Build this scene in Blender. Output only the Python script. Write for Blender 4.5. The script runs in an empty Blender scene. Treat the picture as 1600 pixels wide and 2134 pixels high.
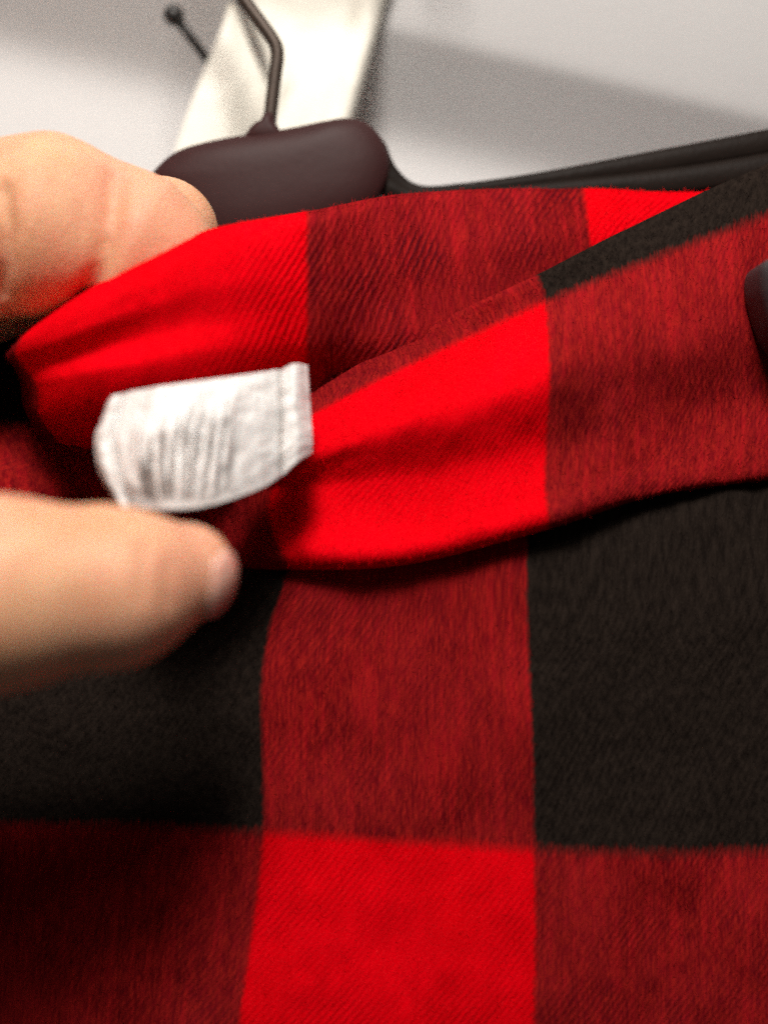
import bpy, bmesh, math, random
import numpy as np
from mathutils import Vector

random.seed(7); np.random.seed(7)
sc = bpy.context.scene
col = sc.collection
MM = 0.001                      # all construction sizes are in millimetres

# ------------------------------------------------------------------ camera
CAM_D = 150.0                   # lens to the cloth, mm
FIELD = 90.0                    # width of the view on the cloth, mm
cam = bpy.data.cameras.new('camera')
cam.sensor_fit = 'HORIZONTAL'; cam.sensor_width = 36.0
cam.lens = 36.0 * CAM_D / FIELD
cam.clip_start = 0.005; cam.clip_end = 20
cam.dof.use_dof = True
cam.dof.focus_distance = (CAM_D + 4) * MM
cam.dof.aperture_fstop = 9.0
cam_o = bpy.data.objects.new('camera', cam); col.objects.link(cam_o)
cam_o.location = (0, -CAM_D * MM, 0); cam_o.rotation_euler = (math.radians(90), 0, 0)
sc.camera = cam_o

# ------------------------------------------------------------------ room light
w = bpy.data.worlds.new('World'); sc.world = w; w.use_nodes = True
w.node_tree.nodes['Background'].inputs[0].default_value = (1.0, 0.95, 0.90, 1)
w.node_tree.nodes['Background'].inputs[1].default_value = 0.05

def area(name, loc, target, size, power, color):
    l = bpy.data.lights.new(name, 'AREA'); l.shape = 'DISK'; l.size = size * MM
    l.energy = power; l.color = color
    o = bpy.data.objects.new(name, l); col.objects.link(o)
    o.location = Vector(loc) * MM
    d = (Vector(target) - Vector(loc))
    o.rotation_euler = d.to_track_quat('-Z', 'Y').to_euler()
    return o
area('ceiling_lamp', (-12, -215, 222), (0, 0, 10), 70, 1.12, (1.0, 0.93, 0.86))
area('soft_fill', (-5, -310, 310), (0, 0, 10), 190, 0.84, (1.0, 0.94, 0.88))  # broad unseen fill, added to soften the shadows of the key

sc.view_settings.view_transform = 'Standard'; sc.view_settings.look = 'None'
sc.view_settings.exposure = 0.0; sc.view_settings.gamma = 1.0
sc.view_settings.use_curve_mapping = False
sc.render.engine = 'CYCLES'
sc.cycles.max_bounces = 6
sc.cycles.use_denoising = False          # the photograph is grainy: keep the sampling grain
sc.cycles.sample_clamp_indirect = 3.0
sc.cycles.use_adaptive_sampling = True; sc.cycles.adaptive_threshold = 0.12; sc.cycles.adaptive_min_samples = 20

# ------------------------------------------------------------------ helpers
S = FIELD / 1600.0
def P(px, py, Y=0.0):
    k = (CAM_D + Y) / CAM_D * S
    return np.array([(px - 800) * k, Y, (1067 - py) * k])

def tag(o, label=None, cat=None, group=None, kind=None):
    if label: o['label'] = label
    if cat: o['category'] = cat
    if group: o['group'] = group
    if kind: o['kind'] = kind
    return o

def empty(name, loc, label, cat):
    o = bpy.data.objects.new(name, None); col.objects.link(o)
    o.empty_display_size = 0.005
    o.location = Vector(loc) * MM
    return tag(o, label, cat)

def mesh_obj(name, verts, faces, mat, parent=None, uvs=None, smooth=True):
    """verts in mm, world; parented objects keep their world place"""
    off = Vector((0, 0, 0))
    if parent is not None:
        p = parent
        while p is not None:
            off += p.location; p = p.parent
    vs = np.asarray(verts, float) * MM - np.array(off)
    me = bpy.data.meshes.new(name)
    me.from_pydata(vs.tolist(), [], [tuple(f) for f in faces])
    if uvs is not None:
        uvl = me.uv_layers.new(name='cloth')
        li = np.zeros(len(me.loops), int); me.loops.foreach_get('vertex_index', li)
        uvl.data.foreach_set('uv', np.asarray(uvs, float)[li].ravel())
    if smooth: me.polygons.foreach_set('use_smooth', [True] * len(me.polygons))
    me.materials.append(mat)
    o = bpy.data.objects.new(name, me); col.objects.link(o)
    if parent is not None: o.parent = parent
    return o

def cr(ts, pts, t):
    """cubic hermite through pts (n,d) at stations ts (non uniform, monotone-ish tangents)"""
    ts = np.asarray(ts, float); pts = np.asarray(pts, float); t = np.asarray(t, float)
    n = len(ts); m = np.zeros_like(pts)
    for i in range(n):
        a = max(i - 1, 0); b = min(i + 1, n - 1)
        m[i] = (pts[b] - pts[a]) / (ts[b] - ts[a])
    i = np.clip(np.searchsorted(ts, t, side='right') - 1, 0, n - 2)
    h = (ts[i + 1] - ts[i]); x = np.clip((t - ts[i]) / h, 0, 1)
    sh = (len(t),) + (1,) * (pts.ndim - 1)
    x = x.reshape(sh); h = h.reshape(sh)
    return ((2*x**3 - 3*x**2 + 1) * pts[i] + (x**3 - 2*x**2 + x) * h * m[i]
            + (-2*x**3 + 3*x**2) * pts[i + 1] + (x**3 - x**2) * h * m[i + 1])

def noise2(x, y, seed, octs=3):
    """cheap smooth value noise"""
    r = np.zeros_like(x); amp = 1.0; rs = np.random.RandomState(seed)
    for o in range(octs):
        g = rs.rand(64, 64) * 2 - 1
        xi = np.floor(x).astype(int); yi = np.floor(y).astype(int)
        fx = x - xi; fy = y - yi
        fx = fx*fx*(3 - 2*fx); fy = fy*fy*(3 - 2*fy)
        G = lambda a, b: g[a % 64, b % 64]
        r += amp * ((G(xi, yi)*(1-fx) + G(xi+1, yi)*fx)*(1-fy) + (G(xi, yi+1)*(1-fx) + G(xi+1, yi+1)*fx)*fy)
        x = x * 2.03; y = y * 2.03; amp *= 0.5
    return r

def cloth(name, us, vs, ctrl, mat, parent, nu=160, nv=120, wave=0.0, seed=1, thick=0.0, extra=None, fuzz=0):
    """ctrl[v][u] = (px,py,Y): a sheet through those points; uv = plaid coordinates"""
    C = np.array([[P(*c) for c in row] for row in ctrl])          # nv,nu,3
    U = np.linspace(us[0], us[-1], nu); V = np.linspace(vs[0], vs[-1], nv)
    A = cr(vs, C, V)                                              # V, nuctrl, 3
    B = np.swapaxes(cr(us, np.swapaxes(A, 0, 1), U), 0, 1)         # V,U,3
    gu, gv = np.meshgrid(U, V)
    if wave: B[..., 1] += wave * noise2(gu * 4 + 10, gv * 3 + 10, seed)
    if extra is not None: B[..., 1] += extra(gu, gv)
    verts = B.reshape(-1, 3); uvs = np.stack([gu.ravel(), gv.ravel()], 1)
    idx = np.arange(nu * nv).reshape(nv, nu)
    f = np.stack([idx[:-1, :-1], idx[1:, :-1], idx[1:, 1:], idx[:-1, 1:]], -1).reshape(-1, 4)
    o = mesh_obj(name, verts, f.tolist(), mat, parent, uvs)
    if thick:
        m = o.modifiers.new('thickness', 'SOLIDIFY'); m.thickness = thick * MM; m.offset = -1
    if fuzz:
        rs = np.random.RandomState(seed + 100)
        ii = rs.rand(fuzz) * (nv - 1.001); jj = rs.rand(fuzz) * (nu - 1.001)
        k = fuzz // 12                                            # a share along the upper edge
        ii[:k] = rs.rand(k) * 1.5
        i0 = ii.astype(int); j0 = jj.astype(int); fi = (ii - i0)[:, None]; fj = (jj - j0)[:, None]
        bil = lambda A: (A[i0, j0]*(1-fj) + A[i0, j0+1]*fj)*(1-fi) + (A[i0+1, j0]*(1-fj) + A[i0+1, j0+1]*fj)*fi
        p = bil(B); uvp = bil(np.stack([gu, gv], -1))
        du = B[i0, j0+1] - B[i0, j0]; dv = B[i0+1, j0] - B[i0, j0]
        nn = np.cross(du, dv); nn /= np.linalg.norm(nn, axis=1)[:, None] + 1e-9
        nn[nn[:, 1] > 0] *= -1
        du /= np.linalg.norm(du, axis=1)[:, None] + 1e-9; dv /= np.linalg.norm(dv, axis=1)[:, None] + 1e-9
        ang = rs.normal(0, 0.7, fuzz)[:, None]
        d = nn * rs.uniform(0.1, 0.7, (fuzz, 1)) + dv * np.cos(ang) * rs.choice([-1, 1], (fuzz, 1)) + du * np.sin(ang)
        d /= np.linalg.norm(d, axis=1)[:, None]
        L = rs.uniform(0.2, 0.75, (fuzz, 1)); sd = np.cross(d, nn); sd /= np.linalg.norm(sd, axis=1)[:, None] + 1e-9
        wd = rs.uniform(0.02, 0.04, (fuzz, 1)); bend = rs.normal(0, 0.2, (fuzz, 3))
        q = np.stack([p - sd*wd, p + sd*wd, p + d*L*0.55 + bend*L*0.4 + sd*wd*.7, p + d*L*0.55 + bend*L*0.4 - sd*wd*.7, p + d*L], 1).reshape(-1, 3)
        b0 = np.arange(fuzz)[:, None] * 5
        F_ = (b0 + np.array([[0, 1, 2, 3]])).tolist() + (b0 + np.array([[3, 2, 4]])).tolist()
        fz = mesh_obj('fuzz', q, F_, mat, o, np.repeat(uvp, 5, 0)); fz['kind'] = 'stuff'
    return o

def sweep(pts, rad, n=16, cap=True):
    """tube through pts (mm) with radius per point (scalar or (ry,rz) pair)"""
    pts = np.array(pts, float); m = len(pts); rad = np.array(rad, float) * np.ones(m)
    T = np.gradient(pts, axis=0); T /= np.linalg.norm(T, axis=1)[:, None]
    up = np.array([0, 1.0, 0]); V = []; F = []
    for i in range(m):
        a = np.cross(T[i], up); a /= np.linalg.norm(a); b = np.cross(a, T[i])
        for k in range(n):
            th = 2 * math.pi * k / n
            V.append(pts[i] + rad[i] * (math.cos(th) * a + math.sin(th) * b))
    for i in range(m - 1):
        for k in range(n):
            F.append((i*n + k, i*n + (k+1) % n, (i+1)*n + (k+1) % n, (i+1)*n + k))
    if cap:
        F.append(tuple(range(n))[::-1]); F.append(tuple((m-1)*n + k for k in range(n)))
    return V, F

# ------------------------------------------------------------------ materials
class NT:
    def __init__(s, name):
        s.m = bpy.data.materials.new(name); s.m.use_nodes = True; s.t = s.m.node_tree
        s.b = s.t.nodes['Principled BSDF']
    def n(s, kind, **kw):
        nd = s.t.nodes.new(kind)
        for k, v in kw.items(): setattr(nd, k, v)
        return nd
    def put(s, sock, v):
        if hasattr(v, 'is_output'): s.t.links.new(v, sock)
        elif v is not None: sock.default_value = v
    def math(s, op, a, b=None, clamp=False):
        nd = s.n('ShaderNodeMath', operation=op, use_clamp=clamp)
        s.put(nd.inputs[0], a)
        if b is not None: s.put(nd.inputs[1], b)
        return nd.outputs[0]
    def mix(s, f, a, b, blend='MIX'):
        nd = s.n('ShaderNodeMix', data_type='RGBA', blend_type=blend)
        s.put(nd.inputs[0], f); s.put(nd.inputs[6], a); s.put(nd.inputs[7], b)
        return nd.outputs[2]
    def noise(s, vec, scale, detail=3, rough=0.6):
        nd = s.n('ShaderNodeTexNoise'); s.put(nd.inputs['Vector'], vec)
        nd.inputs['Scale'].default_value = scale; nd.inputs['Detail'].default_value = detail
        nd.inputs['Roughness'].default_value = rough
        return nd.outputs['Fac']
    def mapping(s, vec, scale, rot=(0, 0, 0)):
        nd = s.n('ShaderNodeMapping'); s.put(nd.inputs['Vector'], vec)
        nd.inputs['Scale'].default_value = scale; nd.inputs['Rotation'].default_value = rot
        return nd.outputs[0]
    def ramp(s, f, lo, hi, a=0.0, b=1.0):
        nd = s.n('ShaderNodeMapRange'); s.put(nd.inputs[0], f)
        nd.inputs[1].default_value = lo; nd.inputs[2].default_value = hi
        nd.inputs[3].default_value = a; nd.inputs[4].default_value = b
        return nd.outputs[0]
    def bump(s, h, strength, dist, normal=None):
        nd = s.n('ShaderNodeBump'); s.put(nd.inputs['Height'], h)
        nd.inputs['Strength'].default_value = strength; nd.inputs['Distance'].default_value = dist
        if normal is not None: s.put(nd.inputs['Normal'], normal)
        return nd.outputs[0]
    def objco(s): return s.n('ShaderNodeTexCoord').outputs['Object']
    def set(s, **kw):
        for k, v in kw.items(): s.put(s.b.inputs[k.replace('_', ' ')], v)
        return s.m

def plaid(name, twill, fleck, edge=16.0):
    """buffalo check flannel: red where both yarns are red, maroon where they cross, black elsewhere"""
    N = NT(name)
    uv = N.n('ShaderNodeUVMap', uv_map='cloth').outputs[0]
    fib = N.noise(N.mapping(uv, (95, 17, 1)), 1.0, 4, 0.65)          # long brushed fibres
    streak = N.noise(N.mapping(uv, (30, 2.4, 1), (0, 0, 0.06)), 1.0, 4, 0.7)
    fib2 = N.noise(N.mapping(uv, (40, 30, 1), (0, 0, 0.5)), 1.0, 3)
    fine = N.noise(N.mapping(uv, (230, 210, 1)), 1.0, 2)
    sep = N.n('ShaderNodeSeparateXYZ'); N.put(sep.inputs[0], uv)
    def mask(c, amt, src, edge):
        c2 = N.math('ADD', c, N.math('MULTIPLY', N.math('SUBTRACT', src, 0.5), amt))
        sn = N.math('SINE', N.math('MULTIPLY', c2, math.pi))
        return N.math('SUBTRACT', 0.5, N.math('MULTIPLY', sn, edge), clamp=True)
    mu = mask(sep.outputs[0], 0.03, fib2, edge); mv = mask(sep.outputs[1], 0.07, fib, edge * 0.4)
    both = N.math('MULTIPLY', mu, mv)
    one = N.math('SUBTRACT', N.math('ADD', mu, mv), N.math('MULTIPLY', both, 2.0))
    # twill wale: diagonal ridges
    wv = N.n('ShaderNodeTexWave', wave_type='BANDS', bands_direction='X', wave_profile='SIN')
    N.put(wv.inputs['Vector'], N.mapping(uv, (1, 1, 1), (0, 0, -0.62)))
    wv.inputs['Scale'].default_value = 14.0; wv.inputs['Distortion'].default_value = 2.0
    wv.inputs['Detail'].default_value = 2; wv.inputs['Detail Scale'].default_value = 3.0
    tw = wv.outputs['Fac']
    tw = N.math('MULTIPLY', tw, N.ramp(N.noise(N.mapping(uv, (3, 3.4, 1)), 1.0, 2), 0.35, 0.62, 0.25, 1.0))
    big = N.noise(N.mapping(uv, (2.6, 2.2, 1)), 1.0, 3)
    # maroon: crossing red and black yarns, brushed
    fl = N.math('MULTIPLY', N.ramp(fib, 0.40, 0.72), fleck)
    mar = N.mix(N.ramp(big, 0.3, 0.72), (0.13, 0.003, 0.005, 1), (0.26, 0.008, 0.012, 1))
    mar = N.mix(N.ramp(streak, 0.34, 0.58, 0.5, 0), mar, (0.055, 0.002, 0.005, 1))
    mar = N.mix(N.math('MULTIPLY', N.ramp(streak, 0.52, 0.68), 0.55), mar, (0.38, 0.007, 0.012, 1))
    mar = N.mix(fl, mar, (0.40, 0.018, 0.011, 1))
    mar = N.mix(N.math('MULTIPLY', N.ramp(tw, 0.5, 0.95), twill), mar, (0.05, 0.004, 0.008, 1))
    mar = N.mix(N.ramp(fine, 0.5, 0.72, 0, 0.35), mar, (0.06, 0.006, 0.008, 1))
    redc = N.mix(N.ramp(big, 0.3, 0.7), (0.60, 0.000, 0.003, 1), (0.76, 0.000, 0.006, 1))
    redc = N.mix(N.math('MULTIPLY', N.ramp(tw, 0.5, 0.95), twill * 0.55), redc, (0.45, 0.000, 0.003, 1))
    redc = N.mix(N.ramp(streak, 0.40, 0.60, 0.35, 0), redc, (0.50, 0.000, 0.003, 1))
    redc = N.mix(N.ramp(fine, 0.52, 0.75, 0, 0.45), redc, (0.97, 0.030, 0.036, 1))
    blk = N.mix(N.ramp(fib2, 0.35, 0.7), (0.009, 0.0065, 0.0055, 1), (0.021, 0.0148, 0.0118, 1))
    blk = N.mix(N.ramp(fine, 0.55, 0.75, 0, 0.5), blk, (0.032, 0.025, 0.020, 1))
    c = N.mix(one, blk, mar); c = N.mix(both, c, redc)
    h = N.math('ADD', N.math('MULTIPLY', tw, twill * 0.9), N.math('MULTIPLY', fib, 0.7))
    h = N.math('ADD', h, N.math('MULTIPLY', fine, 0.35))
    nb = N.bump(h, 0.55, 0.00045)
    return N.set(Base_Color=c, Roughness=0.95, Normal=nb, Specular_IOR_Level=0.0)

M = {}
M['plaid_twill'] = plaid('plaid_twill', 0.75, 0.5)
M['plaid_brushed'] = plaid('plaid_brushed', 0.28, 0.65)

N = NT('wall_paint')
oc = N.objco()
M['wall'] = N.set(Base_Color=N.mix(N.noise(oc, 45, 4), (0.60, 0.595, 0.595, 1), (0.65, 0.645, 0.64, 1)), Roughness=0.8,
                  Normal=N.bump(N.noise(oc, 1500, 3), 0.25, 0.0004))
N = NT('cream_card')
oc = N.objco()
M['cream'] = N.set(Base_Color=N.mix(N.noise(oc, 90, 4), (0.83, 0.80, 0.70, 1), (0.87, 0.845, 0.76, 1)), Roughness=0.6,
                   Normal=N.bump(N.noise(oc, 2500, 3), 0.15, 0.0002))
N = NT('dark_wire')
oc = N.objco()
M['wire'] = N.set(Base_Color=N.mix(N.noise(oc, 700, 4), (0.03, 0.020, 0.015, 1), (0.07, 0.05, 0.038, 1)), Metallic=0.5, Roughness=0.5)
N = NT('hanger_plastic')
oc = N.objco()
M['hanger'] = N.set(Base_Color=N.mix(N.noise(oc, 160, 4), (0.026, 0.008, 0.008, 1), (0.038, 0.011, 0.011, 1)),
                    Roughness=0.55, Normal=N.bump(N.noise(oc, 900, 4), 0.08, 0.0004), Specular_IOR_Level=0.2)
N = NT('arm_plastic_shaded')  # darker than the hub: the arm's shadow is put into the base colour
oc = N.objco()
M['arm'] = N.set(Base_Color=N.mix(N.noise(oc, 160, 4), (0.008, 0.006, 0.005, 1), (0.017, 0.012, 0.010, 1)),
                 Roughness=0.45, Normal=N.bump(N.noise(oc, 1500, 3), 0.2, 0.0003), Specular_IOR_Level=0.04)
N = NT('peg_black')
oc = N.objco()
M['peg'] = N.set(Base_Color=N.mix(N.noise(oc, 400, 3), (0.005, 0.004, 0.004, 1), (0.012, 0.010, 0.009, 1)), Roughness=0.45)
N = NT('clip_plastic')
oc = N.objco()
M['clip'] = N.set(Base_Color=N.mix(N.noise(oc, 300, 3), (0.02, 0.016, 0.018, 1), (0.045, 0.036, 0.038, 1)), Roughness=0.5, Specular_IOR_Level=0.25)

N = NT('label_satin')
uv = N.n('ShaderNodeUVMap', uv_map='cloth').outputs[0]
st = N.noise(N.mapping(uv, (60, 3.0, 1)), 1.0, 3)
wf = N.noise(N.mapping(uv, (260, 260, 1)), 1.0, 2)
sx = N.n('ShaderNodeSeparateXYZ'); N.put(sx.inputs[0], uv)
slu = N.math('ADD', sx.outputs[0], N.math('MULTIPLY', N.math('SUBTRACT', sx.outputs[1], 0.5), 0.05))
box = N.math('MULTIPLY', N.math('MULTIPLY', N.ramp(slu, 0.17, 0.24), N.ramp(slu, 0.72, 0.62)), N.math('MULTIPLY', N.ramp(sx.outputs[1], 0.2, 0.45), N.ramp(sx.outputs[1], 0.97, 0.88)))
cmb = N.n('ShaderNodeCombineXYZ'); N.put(cmb.inputs[0], slu); N.put(cmb.inputs[1], sx.outputs[1])
bars = N.noise(N.mapping(cmb.outputs[0], (36, 1.8, 1)), 1.0, 2)
pr = N.math('MULTIPLY', box, N.ramp(bars, 0.49, 0.55, 0, 1.0))
lc = N.mix(N.ramp(st, 0.35, 0.7), (0.66, 0.63, 0.61, 1), (0.80, 0.79, 0.78, 1))
ln = lambda c, wd: N.ramp(N.math('ABSOLUTE', N.math('SUBTRACT', sx.outputs[0], c)), wd, wd * 0.3)
lc = N.mix(N.math('MULTIPLY', N.math('ADD', ln(0.095, 0.012), ln(0.868, 0.012), clamp=True), 0.55), lc, (0.36, 0.33, 0.31, 1))  # shade of the two fold grooves painted as dark lines
lc = N.mix(pr, lc, (0.20, 0.18, 0.17, 1))
M['label'] = N.set(Base_Color=lc, Roughness=0.42,
                   Normal=N.bump(N.math('ADD', N.math('MULTIPLY', st, 0.6), N.math('MULTIPLY', wf, 0.25)), 0.2, 0.0004),
                   Sheen_Weight=0.15, Subsurface_Weight=0.15, Subsurface_Radius=(1, 0.7, 0.6), Subsurface_Scale=0.0006)

N = NT('skin')
oc = N.objco()
mot = N.noise(oc, 160, 4); mot2 = N.noise(oc, 420, 3)
vor = N.n('ShaderNodeTexVoronoi', feature='DISTANCE_TO_EDGE'); N.put(vor.inputs['Vector'], oc); vor.inputs['Scale'].default_value = 1300
lines = N.noise(N.mapping(oc, (250, 900, 900)), 1.0, 3)
sk = N.mix(N.ramp(mot, 0.32, 0.68), (0.58, 0.29, 0.155, 1), (0.70, 0.395, 0.23, 1))
sk = N.mix(N.ramp(N.noise(oc, 70, 3), 0.4, 0.68, 0, 0.55), sk, (0.66, 0.27, 0.19, 1))
sk = N.mix(N.ramp(mot2, 0.45, 0.72, 0, 0.4), sk, (0.64, 0.28, 0.18, 1))
sh = N.math('ADD', N.math('MULTIPLY', N.ramp(vor.outputs['Distance'], 0.0, 0.12), 0.5), N.math('MULTIPLY', lines, 0.6))
M['skin'] = N.set(Base_Color=sk, Roughness=0.55, Normal=N.bump(sh, 0.3, 0.00035), Specular_IOR_Level=0.35,
                  Subsurface_Weight=0.35, Subsurface_Radius=(1.0, 0.35, 0.2), Subsurface_Scale=0.0022)
N = NT('fingernail')
oc = N.objco()
M['nail'] = N.set(Base_Color=N.mix(N.noise(oc, 350, 3), (0.62, 0.31, 0.23, 1), (0.68, 0.38, 0.30, 1)), Roughness=0.3,
                  Subsurface_Weight=0.25, Subsurface_Radius=(1, 0.4, 0.3), Subsurface_Scale=0.0015)

# ------------------------------------------------------------------ wall (bends added for their shading: pale upper plane, grey receding plane, pale rounded foot)
def build_wall():
    # sheet swept along a line that falls to the right; profile is (drop, depth) across that line
    prof = [(-700, -250), (-60, -26.0), (-3.0, -1.6), (-1.0, -0.6), (0, 0.0), (1.0, 0.95), (3, 3.0), (9, 9.0), (12, 11.6), (15, 12.9), (19, 13.2), (27, 12.2), (45, 9.4), (80, 3.0), (170, -20)]
    ts = [0]
    for a, b in zip(prof, prof[1:]): ts.append(ts[-1] + math.hypot(b[0]-a[0], b[1]-a[1]))
    O = P(800, 58, 50); D = P(1590, 248, 50) - O; D /= np.linalg.norm(D)
    Nn = np.array([-D[2], 0, D[0]]) * -1 if D[0] < 0 else np.array([D[2], 0, -D[0]])   # downwards
    V = []; F = []; cols = np.linspace(-500, 500, 41)
    for (d, y) in prof:
        for c in cols:
            p = O + D * c + Nn * d; p = p + np.array([0, y, 0]); V.append(p)
    n = len(cols)
    for i in range(len(prof) - 1):
        for k in range(n - 1): F.append((i*n + k, (i+1)*n + k, (i+1)*n + k + 1, i*n + k + 1))
    o = mesh_obj('wall', V, F, M['wall'])
    b = o.modifiers.new('round', 'SUBSURF'); b.levels = 2; b.render_levels = 2
    return tag(o, kind='structure')
build_wall()

# ------------------------------------------------------------------ peg on the wall
tip = P(362, 31, 34); base = tip + (P(430, 121, 39) - tip) * 3.4
peg = empty('wall_peg', base, 'thin black peg with a ball tip on the pale wall', 'peg')
V, F = sweep([tip, tip + (base - tip) * .33, tip + (base - tip) * .66, base], [0.7, 0.7, 0.7, 0.7], 14)
mesh_obj('stem', V, F, M['peg'], peg)
bm = bmesh.new(); bmesh.ops.create_uvsphere(bm, u_segments=24, v_segments=16, radius=1.5)
V = [np.array(v.co) + tip for v in bm.verts]; F = [[v.index for v in f.verts] for f in bm.faces]; bm.free()
mesh_obj('ball_tip', V, F, M['peg'], peg)

# ------------------------------------------------------------------ cream card, folded beside the hook
def build_card():
    us = [0, 0.42, 0.5, 0.58, 1.0, 1.35]
    vs = [0, 0.35, 0.7, 1.0]
    root = tag(bpy.data.objects.new('paper_card', None), 'creased cream card behind the black wire hook', 'card'); col.objects.link(root)
    root.location = Vector(P(540, 480, 36)) * MM
    # right leaf
    us = [0, 0.08, 0.3, 0.7, 0.93, 1.0]; vs = [0, 0.35, 0.7, 0.85, 1.0]
    rows = []
    for v, (xl, xr, y) in zip(vs, [(440, 880, -260), (498, 803, 0), (556, 757, 160), (520, 731, 250), (480, 680, 420)]):
        rows.append([(xl + (xr - xl) * u, y + 6*math.sin(u*3), (34 if y < -100 else 43.5) + (2.6 if u < .02 else 0) + 1.2*math.sin(u*2.6) * (1 if u > .1 else .2) + (1.5 if u > .99 else 0)) for u in us])
    def dent(gu, gv):
        return 1.0*np.exp(-(((gu-0.82)/0.05)**2 + ((gv-0.47)/0.10)**2)) + 0.25*noise2(gu*5, gv*6, 5)
    o = cloth('card_leaf', us, vs, rows, M['cream'], root, 60, 60, thick=0.35, extra=dent)
    # left leaf: triangle bending forward, apex at the top
    us = [0, 0.5, 0.9, 1.0]; vs = [0, 0.25, 0.6, 1.0]
    rows = []
    for v, (xl, xr, y) in zip(vs, [(481, 486, 8), (448, 520, 92), (402, 562, 205), (345, 560, 375)]):
        rows.append([(xl + (xr - xl) * u, y, 38.5 + 4.2 * u**3 * (0.35 + v)) for u in us])
    cloth('card_flap', us, vs, rows, M['cream'], root, 50, 60, thick=0.35, extra=lambda gu, gv: 0.2*noise2(gu*3, gv*4, 9))
    return root
build_card()

# ------------------------------------------------------------------ hanger
hanger = empty('coat_hanger', P(560, 470, 20), 'dark hanger with rounded brown middle, wire hook and black arm', 'hanger')
# hook
hk = [(566, 300, 20), (562, 262, 20), (566, 215, 20), (574, 150, 20), (578, 118, 20), (575, 95, 20), (562, 72, 20), (535, 35, 20), (508, -2, 20), (480, -50, 20), (450, -120, 21)]
pts = [P(*p) for p in hk]
c = P(640, -330, 21); st = pts[-1] - c; r0 = math.hypot(st[0], st[2]); a0 = math.atan2(st[2], st[0])
for k in range(1, 22):
    a = a0 - k * math.radians(10.5); pts.append(c + r0 * np.array([math.cos(a), 0, math.sin(a)]))
pts = np.array(pts); tt = np.arange(len(pts)); pts = cr(tt, pts, np.linspace(0, len(pts) - 1, 150))
V, F = sweep(pts, 0.9, 14); mesh_obj('hook', V, F, M['wire'], hanger)

def pad(name, outline, y0, y1, bulge, mat, parent, inset=(0.0, 0.5, 0.85, 1.0), n=160):
    """closed outline (px,py) extruded between depths y0 (front) and y1, front cushion-shaped"""
    o = np.array(outline + [outline[0]], float); t = np.arange(len(o))
    # periodic catmull
    ext = np.array([outline[-1]] + outline + outline[:2], float)
    te = np.arange(-1, len(outline) + 2); q = cr(te, ext, np.linspace(0, len(outline), n, endpoint=False))
    ymid = (y0 + y1) / 2
    base = np.array([P(a, b, ymid) for a, b in q]); cen = base.mean(0)
    # offset inwards along normals
    tan = np.roll(base, -1, 0) - np.roll(base, 1, 0); nor = np.stack([-tan[:, 2], 0*tan[:, 0], tan[:, 0]], 1)
    nor /= np.linalg.norm(nor, axis=1)[:, None]
    if np.sum((cen - base) * nor) < 0: nor = -nor
    rings = []
    for q_ in (0.1, 0.2, 0.4, 0.6, 0.75, 0.86, 0.93, 0.97, 0.99, 1.0):
        dep = y0 + bulge * (1 - math.sqrt(max(0.0, 1 - q_**3.2)))
        rings.append(cen + (base - cen) * q_ + np.array([0, 1, 0]) * (dep - ymid))
    for k in range(0, 5):
        a = k / 4 * math.pi / 2; r2 = min(1.2, (y1 - y0 - bulge) * 0.8)
        rings.append(base + nor * r2 * (1 - math.cos(a)) + np.array([0, 1, 0]) * (y1 - r2 + r2 * math.sin(a) - ymid))
    V = np.concatenate(rings); F = []
    m = len(rings)
    for i in range(m - 1):
        for k in range(n): F.append((i*n + k, i*n + (k+1) % n, (i+1)*n + (k+1) % n, (i+1)*n + k))
    V = np.concatenate([V, (cen + np.array([0, 1, 0]) * (y0 - ymid))[None]]); ce = len(V) - 1
    F += [(ce, (k+1) % n, k) for k in range(n)]; F.append(tuple((m-1)*n + k for k in range(n))[::-1])
    ob = mesh_obj(name, V, F, mat, parent)
    return ob
hub_out = [(335, 352), (375, 322), (440, 302), (520, 288), (600, 276), (680, 260), (725, 254), (765, 264), (795, 296), (812, 345), (800, 400), (770, 440), (720, 470),
           (640, 500), (540, 520), (450, 520), (380, 480), (335, 420), (318, 380)]
pad('hub', hub_out, 16.5, 25, 2.6, M['hanger'], hanger)
pad('hook_socket', [(512, 300), (520, 278), (532, 264), (545, 257), (552, 245), (562, 240), (572, 247), (577, 262), (586, 280), (592, 300), (560, 312)], 17.5, 23, 1.4, M['hanger'], hanger, n=60)
# right arm: T-section rail leaving behind the hub, top rib and lower rib with a groove between
def rail(name, top, bot, y0, y1, mat, rnd, parent):
    ts = np.arange(len(top)); q = np.linspace(0, len(top) - 1, 90)
    T = cr(ts, np.array(top, float), q); B = cr(ts, np.array(bot, float), q)
    V = []; F = []; n = 20
    for a, b, f in zip(T, B, np.linspace(0, 1, 90)):
        dy = a[2]
        pa = P(a[0], a[1], (y0 + y1)/2 + dy); pb = P(b[0], b[1], (y0 + y1)/2 + dy)
        c = (pa + pb)/2; hz = np.linalg.norm(pa - pb)/2; u = (pa - pb)/(2*hz)
        hy = (y1 - y0)/2
        for k in range(n):
            th = 2*math.pi*k/n
            cx, cy = math.cos(th), math.sin(th)
            e = rnd
            sx = math.copysign(abs(cx)**e, cx); sy = math.copysign(abs(cy)**e, cy)
            V.append(c + u*hz*sx + np.array([0, 1, 0])*hy*sy)
    for i in range(89):
        for k in range(n): F.append((i*n + k, i*n + (k+1) % n, (i+1)*n + (k+1) % n, (i+1)*n + k))
    F.append(tuple(range(n))[::-1]); F.append(tuple(89*n + k for k in range(n)))
    return mesh_obj(name, V, F, mat, parent)
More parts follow.
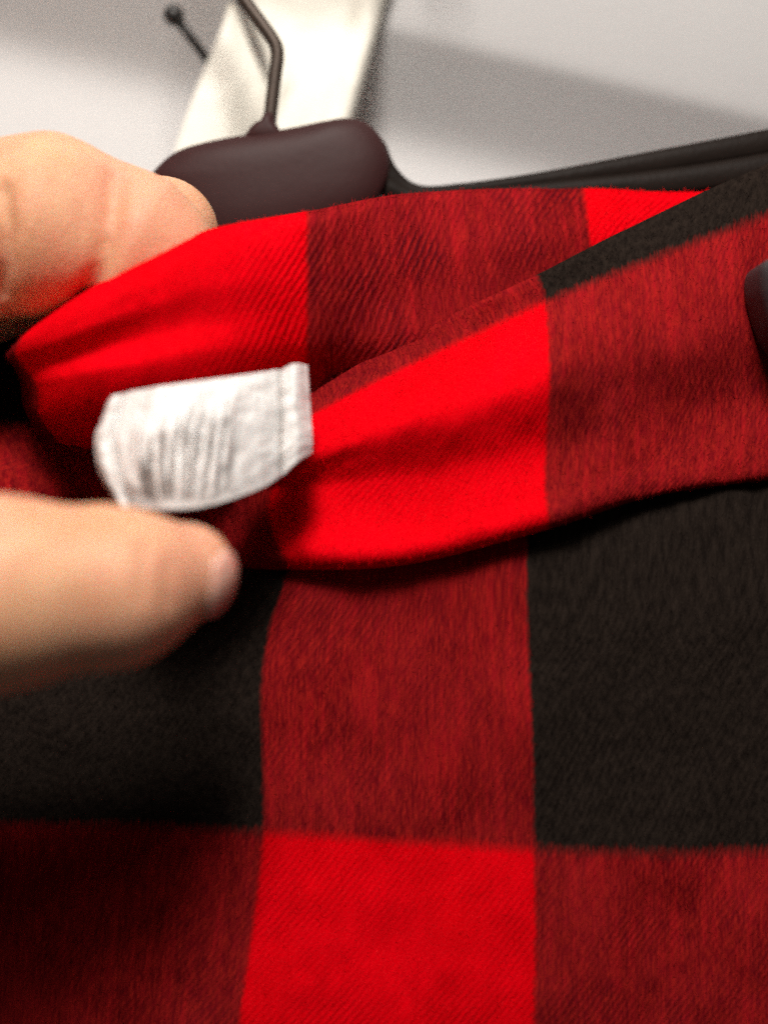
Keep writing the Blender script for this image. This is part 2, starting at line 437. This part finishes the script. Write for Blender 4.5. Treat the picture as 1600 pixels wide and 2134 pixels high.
arm = rail('arm', [(690, 262, 0), (760, 268, 0), (800, 300, 0), (826, 355, 0), (872, 392, 0), (960, 389, -0.5), (1120, 366, -1), (1360, 320, -2), (1640, 266, -3), (2100, 170, -4)],
     [(650, 330, 0), (712, 350, 0), (765, 360, 0), (800, 400, 0), (862, 424, 0), (960, 419, -0.5), (1120, 404, -1), (1360, 372, -2), (1640, 326, -3), (2100, 240, -4)], 19, 25, M['arm'], 0.45, hanger)
rail('rib', [(810, 372, 0), (880, 404, 0), (1000, 397, -.6), (1200, 376, -1.2), (1400, 352, -2), (1640, 312, -3), (2100, 215, -4)],
     [(800, 420, 0), (876, 440, 0), (1000, 430, -.6), (1200, 425, -1.2), (1400, 415, -2), (1640, 385, -3), (2100, 330, -4)], 18.2, 23, M['arm'], 0.6, arm)
rail('arm', [(360, 400, 0), (280, 450, 0), (180, 480, 0), (0, 520, 1), (-300, 590, 2)],
     [(370, 450, 0), (290, 490, 0), (180, 540, 0), (0, 590, 1), (-300, 670, 2)], 19, 25, M['arm'], 0.45, hanger)

# ------------------------------------------------------------------ clip at the right edge
clip = empty('hanger_clip', P(1640, 760, 2), 'dark rounded plastic clip biting the maroon cloth, half out of frame', 'clip')
pad('jaw', [(1574, 560), (1604, 540), (1642, 535), (1740, 540), (1760, 640), (1740, 770), (1640, 778), (1632, 752), (1598, 700), (1578, 640), (1570, 600)], -9, 0.5, 3.0, M['clip'], clip)
pad('jaw_rib', [(1620, 562), (1642, 552), (1700, 556), (1708, 640), (1690, 728), (1652, 735), (1644, 700), (1628, 640)], -10.6, -6, 1.6, M['clip'], clip)
V, F = sweep([P(1640, 640, -8), P(1660, 560, 6), P(1660, 480, 16), P(1660, 400, 22)], [1.6, 1.6, 1.6, 1.6]); mesh_obj('clip_stem', V, F, M['arm'], clip)

# ------------------------------------------------------------------ plaid garment
garm = empty('plaid_garment', P(800, 2134, 0), 'red and black buffalo check cloth hanging below the dark hanger', 'garment')
# inner band: red | maroon | red, runs behind the fold, its left end pulled up by the fingers
us = [0.80, 1.0, 1.22, 1.45, 1.68, 2.0, 2.36, 3.0, 3.4, 3.9]
rows = [
 [(20, 740, 4), (58, 690, -3), (180, 604, -7), (310, 533, -8), (440, 478, -6), (640, 440, -1), (850, 402, 7.5), (1215, 392, 12), (1460, 400, 14), (1750, 380, 15)],
 [(15, 742, 1), (46, 706, -8), (172, 625, -14), (305, 556, -14.5), (440, 500, -11), (640, 470, -3.2), (850, 425, 6.2), (1217, 410, 11), (1458, 420, 13), (1750, 400, 15)],
 [(15, 745, 1), (34, 735, -8), (150, 690, -16), (300, 630, -16.5), (440, 585, -13.5), (640, 565, -4), (855, 535, 4.6), (1224, 470, 9), (1452, 475, 12), (1750, 460, 14)],
 [(25, 760, 3), (52, 768, -6), (140, 748, -13), (290, 705, -15), (440, 670, -13), (640, 645, -3.6), (862, 620, 4.6), (1230, 540, 9), (1450, 540, 12), (1750, 530, 14)],
 [(40, 790, 2), (76, 800, -8), (150, 785, -14.5), (290, 760, -16), (440, 735, -14), (640, 720, -2.4), (870, 690, 4.3), (1236, 600, 9), (1450, 600, 12), (1750, 600, 14)],
 [(50, 850, 4), (80, 862, -5), (150, 865, -11), (290, 860, -12.5), (440, 840, -11), (640, 810, 1.8), (880, 750, 5.2), (1240, 660, 10), (1450, 660, 12), (1750, 660, 14)],
 [(95, 930, 6), (125, 925, 0), (190, 935, -4), (300, 950, -7), (440, 930, -6), (640, 900, 4.5), (890, 820, 8), (1245, 740, 10), (1450, 740, 12), (1750, 740, 14)],
]
cloth('inner_band', us, [1.12, 1.16, 1.3, 1.42, 1.5, 1.65, 1.85], rows, M['plaid_twill'], garm, 260, 110, wave=0.35, seed=3, thick=0.9, fuzz=14000)

# outer fold: rolled cloth with a lip along its lower edge
us = [0.2, 0.6, 1.0, 1.5, 2.0, 2.5, 3.1]
rows = [
 [(300, 1010, 14), (440, 960, 10), (640, 836, 3.4), (870, 706, 6.4), (1116, 588, 9), (1360, 470, 10), (1660, 330, 9)],
 [(300, 1010, 12), (440, 955, 8), (640, 824, 2.6), (870, 690, 5.3), (1118, 572, 5.9), (1360, 450, 7), (1660, 312, 6)],
 [(300, 1020, 10), (440, 990, 6), (644, 866, 0.6), (890, 742, 3.9), (1136, 628, 4.8), (1372, 535, 3), (1660, 425, 3)],
 [(310, 1030, 8), (450, 1020, 4), (610, 960, -3), (885, 860, -5), (1144, 780, -3.5), (1385, 705, -1), (1670, 640, 1)],
 [(330, 1060, 7), (470, 1060, 3), (565, 1020, -1), (870, 990, -2.5), (1138, 935, -2.0), (1390, 860, 1.0), (1680, 800, 2.5)],
 [(360, 1110, 6), (475, 1110, 2), (562, 1085, -2), (860, 1085, -3), (1138, 1015, -3.5), (1385, 945, 0), (1680, 900, 1)],
 [(390, 1160, 4), (478, 1160, 0.5), (588, 1155, -3.5), (852, 1145, -5), (1142, 1070, -5), (1376, 1005, -1.5), (1680, 965, 0)],
 [(400, 1183, 4), (478, 1183, 2), (606, 1187, -1.5), (850, 1176, -3), (1143, 1102, -3), (1372, 1032, -0.5), (1680, 990, 1)],
 [(400, 1175, 8), (480, 1175, 6), (612, 1176, 3), (850, 1160, 3), (1140, 1085, 3), (1370, 1020, 4), (1680, 980, 4)],
]
cloth('front_fold', us, [0.78, 0.82, 1.0, 1.32, 1.58, 1.74, 1.90, 1.985, 2.05], rows, M['plaid_brushed'], garm, 260, 200, wave=0.55, seed=11, thick=0.8, fuzz=16000)

# lower panel hanging straight down
us = [-0.7, 0.0, 0.5, 1.0, 1.5, 2.0, 2.5, 3.0, 3.7]
rows = [
 [(-430, 1000, 8), (-30, 1020, 7), (300, 1040, 6), (620, 1030, 5.5), (850, 1000, 5.5), (1095, 930, 5.5), (1370, 870, 6), (1660, 830, 6), (2050, 830, 6)],
 [(-430, 1170, 6), (-30, 1170, 5), (300, 1175, 4), (608, 1165, 0.4), (850, 1135, -0.6), (1096, 1065, -0.8), (1370, 1000, 0.9), (1660, 960, 1.6), (2050, 960, 2.5)],
 [(-430, 1330, 4), (-30, 1330, 3), (280, 1320, 2), (562, 1310, -.5), (838, 1300, 0), (1098, 1290, -2), (1370, 1270, 0), (1660, 1250, 0), (2050, 1250, 0)],
 [(-430, 1460, 3), (-30, 1460, 3), (270, 1450, 1), (545, 1440, -1.2), (832, 1430, -.5), (1104, 1420, -2.5), (1380, 1410, 0), (1665, 1400, 0), (2050, 1400, 0)],
 [(-430, 1600, 3), (-30, 1600, 3), (270, 1600, 1), (547, 1600, -1), (830, 1605, -.5), (1110, 1605, -2), (1385, 1600, 0), (1665, 1600, 0), (2050, 1600, 0)],
 [(-430, 1715, 2), (-30, 1718, 2), (270, 1722, .5), (549, 1735, -1), (830, 1752, -.5), (1114, 1772, -2), (1385, 1778, 0), (1665, 1775, 0), (2050, 1775, 0)],
 [(-440, 1920, 2), (-45, 1920, 2), (240, 1925, .5), (526, 1930, -1), (822, 1940, -1), (1116, 1950, -2), (1385, 1955, 0), (1665, 1960, 0), (2050, 1960, 0)],
 [(-460, 2140, 3), (-70, 2140, 3), (210, 2145, 1), (496, 2150, -1), (806, 2160, -1), (1113, 2165, -2), (1385, 2165, 0), (1665, 2170, 0), (2050, 2170, 0)],
 [(-480, 2480, 5), (-90, 2480, 5), (180, 2480, 3), (470, 2480, 1), (790, 2480, 1), (1110, 2480, 0), (1385, 2480, 1), (1665, 2480, 2), (2050, 2480, 2)],
]
cloth('front_panel', us, [1.75, 2.06, 2.26, 2.48, 2.76, 3.0, 3.32, 3.7, 4.3], rows, M['plaid_brushed'], garm, 280, 260, wave=0.45, seed=21, thick=0.8, fuzz=22000)

# back layer seen in the hollow at the left, behind the pulled-up band
us = [0.05, 0.35, 0.6, 0.97]
rows = [[(-300, 560, 14), (20, 640, 14), (300, 640, 13), (600, 560, 12)],
        [(-300, 800, 13), (30, 800, 12), (300, 800, 12), (600, 800, 12)],
        [(-300, 920, 10), (60, 900, 8), (300, 920, 9), (600, 950, 11)],
        [(-300, 1020, 2), (70, 1010, 4), (300, 1010, 6), (600, 1050, 8)],
        [(-300, 1120, 6), (70, 1120, 6), (300, 1120, 7), (600, 1120, 8)]]
cloth('back_layer', us, [0.4, 0.8, 1.05, 1.4, 1.7], rows, M['plaid_brushed'], garm, 120, 100, wave=0.5, seed=31, thick=0.8)

# white label
us = [0, 0.04, 0.10, 0.3, 0.55, 0.78, 0.875, 0.94, 1.0]
top = [(222, 838), (232, 828), (262, 818), (330, 806), (440, 790), (540, 776), (586, 768), (615, 760), (642, 762)]
bot = [(243, 1052), (252, 1056), (275, 1060), (340, 1062), (430, 1056), (540, 1020), (590, 990), (620, 965), (652, 944)]
mid = [(196, 915), (206, 918), (240, 922), (320, 925), (435, 905), (540, 880), (590, 868), (618, 860), (648, 858)]
lo = [(206, 985), (218, 990), (250, 996), (325, 1000), (432, 985), (540, 955), (590, 935), (620, 918), (652, 910)]
rows = [[(a[0], a[1], y) for a, y in zip(top, [-14.5, -15.5, -16, -17.6, -16, -13, -11, -10, -8.5])],
        [((a[0]+b[0])/2, (a[1]+b[1])/2, y) for a, b, y in zip(top, mid, [-15.3, -16.4, -17.0, -18.8, -17.2, -14, -11.6, -10.6, -9])],
        [(a[0], a[1], y) for a, y in zip(mid, [-15.8, -17.0, -17.7, -19.6, -18, -14.8, -12.1, -11.1, -9.4])],
        [(a[0], a[1], y) for a, y in zip(lo, [-16.0, -17.2, -18.0, -20.2, -18.5, -15.1, -12.4, -11.4, -9.6])],
        [(a[0], a[1], y) for a, y in zip(bot, [-15.4, -16.8, -17.6, -20.2, -18.5, -15.0, -12.3, -11.3, -9.5])]]
def wrinkle(gu, gv):
    d = np.zeros_like(gu)
    rs = np.random.RandomState(4)
    slant = 0.05 * (gv - 0.5)
    for k in range(9):        # fine pleats running down the label
        c = 0.235 + 0.052 * k + rs.uniform(-.008, .008); a = rs.uniform(0.4, 0.8)
        lo_ = rs.uniform(0.15, 0.4) if k < 5 else rs.uniform(0.05, 0.25); hi_ = rs.uniform(0.75, 0.95)
        env = np.clip((gv - lo_) / 0.2, 0, 1) * np.clip((hi_ - gv) / 0.2, 0, 1)
        d += -a * env * np.exp(-((gu + slant - c) / 0.0125)**2)
    d += 0.9 * np.exp(-((gu - 0.872) / 0.010)**2)                  # groove beside the folded hem
    d += -1.1 * np.exp(-((gu - 0.945) / 0.045)**2)
    d += 0.6 * np.exp(-((gu - 0.095 + 0.01*np.sin(gv*6)) / 0.012)**2) - 0.5 * np.exp(-((gu - 0.055) / 0.02)**2)
    d += 0.25 * noise2(gu*9, gv*5, 8)
    return d
lab = cloth('care_label', us, [0, 0.25, 0.5, 0.76, 1.0], rows, M['label'], garm, 340, 110, thick=0.25, extra=wrinkle)
lab['label'] = 'crumpled white satin label sewn to the red band'

# ------------------------------------------------------------------ hand (one continuous surface from a distance field)
def P3(px, py, Y): return P(px, py, Y)
def cone_d(X, a, b, ra, rb):
    ba = b - a; L2 = float(ba @ ba)
    pa = X - a
    t = np.clip((pa @ ba) / L2, 0, 1)
    d = np.linalg.norm(pa - t[..., None] * ba, axis=-1)
    return d - (ra + (rb - ra) * t)
def smin(a, b, k):
    h = np.clip(0.5 + 0.5 * (b - a) / k, 0, 1)
    return b + (a - b) * h - k * h * (1 - h)
fingers = {
 'index': ([(-430, 590, -10), (0, 478, -3), (105, 472, -3.2), (232, 492, -2.5), (286, 524, -3), (332, 548, -2.5)], [11.5, 9.4, 10.1, 7.9, 8.3, 6.8], 2.0),
 'middle': ([(-440, 690, 2), (-30, 540, 8), (225, 505, 8), (338, 486, 7.5)], [11.5, 9.6, 8.2, 6.9], 2.0),
 'ring': ([(-470, 800, -6), (-260, 800, -2), (-270, 930, -10), (-350, 960, -18)], [11, 9.4, 8.6, 7.4], 2.0),
 'little': ([(-510, 900, -8), (-330, 940, -6), (-350, 1030, -14), (-420, 1040, -20)], [10, 8.2, 7.4, 6.4], 2.0),
 'thumb': ([(-900, 1150, -30), (-430, 1240, -34), (-10, 1238, -31), (245, 1222, -28.5), (385, 1194, -25)], [16, 12, 8.9, 7.4, 4.9], 3.0),
}
palm = [((-440, 600, -8), (-520, 900, -10), 13, 12), ((-440, 600, -8), (-1100, 800, -16), 14, 20), ((-520, 900, -10), (-1100, 950, -18), 14, 20),
        ((-900, 1150, -30), (-1150, 900, -18), 17, 20), ((-700, 800, -12), (-900, 1100, -26), 16, 16), ((-1120, 870, -17), (-2200, 900, -20), 23, 27)]
def hand_sdf(X, folds=True):
    d = np.full(X.shape[:-1], 1e3)
    def limb(pts, rs, d, kk):
        q = [P3(*p) for p in pts]; e = None
        for i in range(len(q) - 1):
            c = cone_d(X, q[i], q[i+1], rs[i], rs[i+1]); e = c if e is None else smin(e, c, 1.5)
        return smin(d, e, kk)
    pd = np.full(X.shape[:-1], 1e3)
    for a, b, ra, rb in palm: pd = smin(pd, cone_d(X, P3(*a), P3(*b), ra, rb), 8)
    d = pd
    # fingers stay separate from each other: min between them, soft only into the palm
    out = None
    for nme, (pts, rs, _) in fingers.items():
        q = [P3(*p) for p in pts]; e = None
        for i in range(len(q) - 1):
            c = cone_d(X, q[i], q[i+1], rs[i], rs[i+1]); e = c if e is None else smin(e, c, 2.0)
        out = e if out is None else smin(out, e, 0.5)
    d = smin(out, pd, 6)
    if not folds: return d
    for q, r, k in GROOVES:
        g = None
        for i in range(len(q) - 1):
            c = cone_d(X, q[i], q[i+1], r, r); g = c if g is None else np.minimum(g, c)
        h = np.clip(0.5 - 0.5 * (d + g) / k, 0, 1)
        d = d * (1 - h) - g * h + k * h * (1 - h)
    return d
def to_skin(px, py, lift=0.0):
    """point of the skin first met from the viewer's side at that direction"""
    o = np.array([0, -CAM_D, 0.0]); D = P(px, py, 0) - o; D /= np.linalg.norm(D); t = 95.0
    for _ in range(80): t += 0.8 * float(hand_sdf((o + D * t)[None], False)[0])
    return o + D * (t - lift)
GROOVES = []
for pts, r, k, lift in (([(243, 372), (238, 420), (230, 480), (213, 545), (188, 610), (160, 660)], 0.55, 2.4, -0.45),
                        ([(8, 400), (16, 470), (12, 540), (0, 610)], 0.4, 2.0, -0.4),
                        ([(305, 1130), (297, 1180), (300, 1250)], 0.3, 0.7, 0.1),
                        ([(352, 1175), (345, 1215), (352, 1260)], 0.25, 0.7, 0.1)):
    GROOVES.append(([to_skin(a, b, lift) for a, b in pts], r, k))

def surface_nets(lo, hi, h):
    xs = [np.arange(l, u_, h) for l, u_ in zip(lo, hi)]
    nx, ny, nz = map(len, xs)
    # coarse field first, the fine one only near the skin
    cs = 2.0; cx = [np.arange(l - cs, u_ + 2*cs, cs) for l, u_ in zip(lo, hi)]
    Cg = hand_sdf(np.stack(np.meshgrid(*cx, indexing='ij'), -1), False).astype(np.float32)
    ni = [np.rint((x - (l - cs)) / cs).astype(int) for x, l in zip(xs, lo)]
    F_ = Cg[np.ix_(*ni)]
    near = np.argwhere(np.abs(F_) < 3.2)
    X = np.stack([xs[k][near[:, k]] for k in range(3)], 1)
    for i0 in range(0, len(near), 400000):
        q = near[i0:i0+400000]; F_[q[:, 0], q[:, 1], q[:, 2]] = hand_sdf(X[i0:i0+400000])
    ins = F_ < 0
    corner = [(a, b, c) for a in (0, 1) for b in (0, 1) for c in (0, 1)]
    sl = lambda A, o: A[o[0]:nx-1+o[0], o[1]:ny-1+o[1], o[2]:nz-1+o[2]]
    cnt = sum(sl(ins, o).astype(np.int8) for o in corner)
    act = (cnt > 0) & (cnt < 8); idx = -np.ones(act.shape, int); ci = np.argwhere(act); idx[act] = np.arange(len(ci))
    acc = np.zeros((len(ci), 3)); num = np.zeros(len(ci))
    vals = {o: sl(F_, o)[act] for o in corner}
    for a in corner:
        for ax in range(3):
            if a[ax]: continue
            b = list(a); b[ax] = 1; b = tuple(b)
            fa, fb = vals[a], vals[b]; m = (fa < 0) != (fb < 0)
            t = np.where(m, fa / np.where(m, fa - fb, 1), 0)
            p = np.array(a, float)[None] + 0; p = np.repeat(p, len(ci), 0); p[:, ax] = t
            acc[m] += p[m]; num[m] += 1
    V = (ci + acc / num[:, None]) * h + np.array(lo)
    Q = []
    for ax in range(3):
        o2 = [0, 0, 0]; o2[ax] = 1
        A = ins[:nx-1, :ny-1, :nz-1]; B = sl(ins, tuple(o2))
        m = A != B; b1, b2 = [(1, 2), (2, 0), (0, 1)][ax]
        pos = np.argwhere(m); pos = pos[(pos[:, b1] > 0) & (pos[:, b2] > 0)]
        if not len(pos): continue
        def at(d1, d2):
            q = pos.copy(); q[:, b1] -= d1; q[:, b2] -= d2; return idx[q[:, 0], q[:, 1], q[:, 2]]
        quad = np.stack([at(0, 0), at(1, 0), at(1, 1), at(0, 1)], 1)
        flip = A[pos[:, 0], pos[:, 1], pos[:, 2]]
        quad[flip] = quad[flip][:, ::-1]
        Q.append(quad)
    Q = np.concatenate(Q); Q = Q[(Q >= 0).all(1)]
    return V, Q
V, Q = surface_nets((-168, -62, -48), (-8, 32, 60), 0.5)
hand = mesh_obj('hand', V, Q[:, ::-1].tolist(), M['skin'])
tag(hand, 'bare hand reaching in from the left, pinching the red cloth and white label', 'hand')
sm = hand.modifiers.new('smooth', 'SMOOTH'); sm.factor = 0.5; sm.iterations = 2

def nail(bone, axis, out, L, W, name):
    """nail plate on the finger tip: rays from the bone, free edge along axis, facing out"""
    n = 26; U = np.linspace(-1, 1, n); gu, gv = np.meshgrid(U, U)
    axis = np.array(axis, float); axis /= np.linalg.norm(axis)
    out = np.array(out, float); out -= axis * (out @ axis); out /= np.linalg.norm(out); side = np.cross(axis, out)
    r = np.maximum(np.abs(gu), np.abs(gv)); rr = np.sqrt(gu**2 + gv**2) + 1e-9
    sq = 0.3 + 0.7 * r / rr
    D = out + (gu * sq)[..., None] * L * axis + (gv * sq)[..., None] * W * side
    D /= np.linalg.norm(D, axis=-1)[..., None]; t = np.full(gu.shape, 2.0)
    for _ in range(50): t = t - hand_sdf(bone + D * t[..., None], False) * 0.8
    edge = np.clip((1 - r) * 5, 0, 1)
    X = bone + D * (t - 0.12 + 0.40 * edge**0.5)[..., None]
    idx = np.arange(n*n).reshape(n, n)
    f = np.stack([idx[:-1, :-1], idx[1:, :-1], idx[1:, 1:], idx[:-1, 1:]], -1).reshape(-1, 4)
    return mesh_obj(name, X.reshape(-1, 3), f.tolist(), M['nail'], hand)
nail(P(376, 1200, -25), (0.30, 0.9, 0.25), (0.95, -0.45, -0.30), 0.62, 0.95, 'thumbnail')
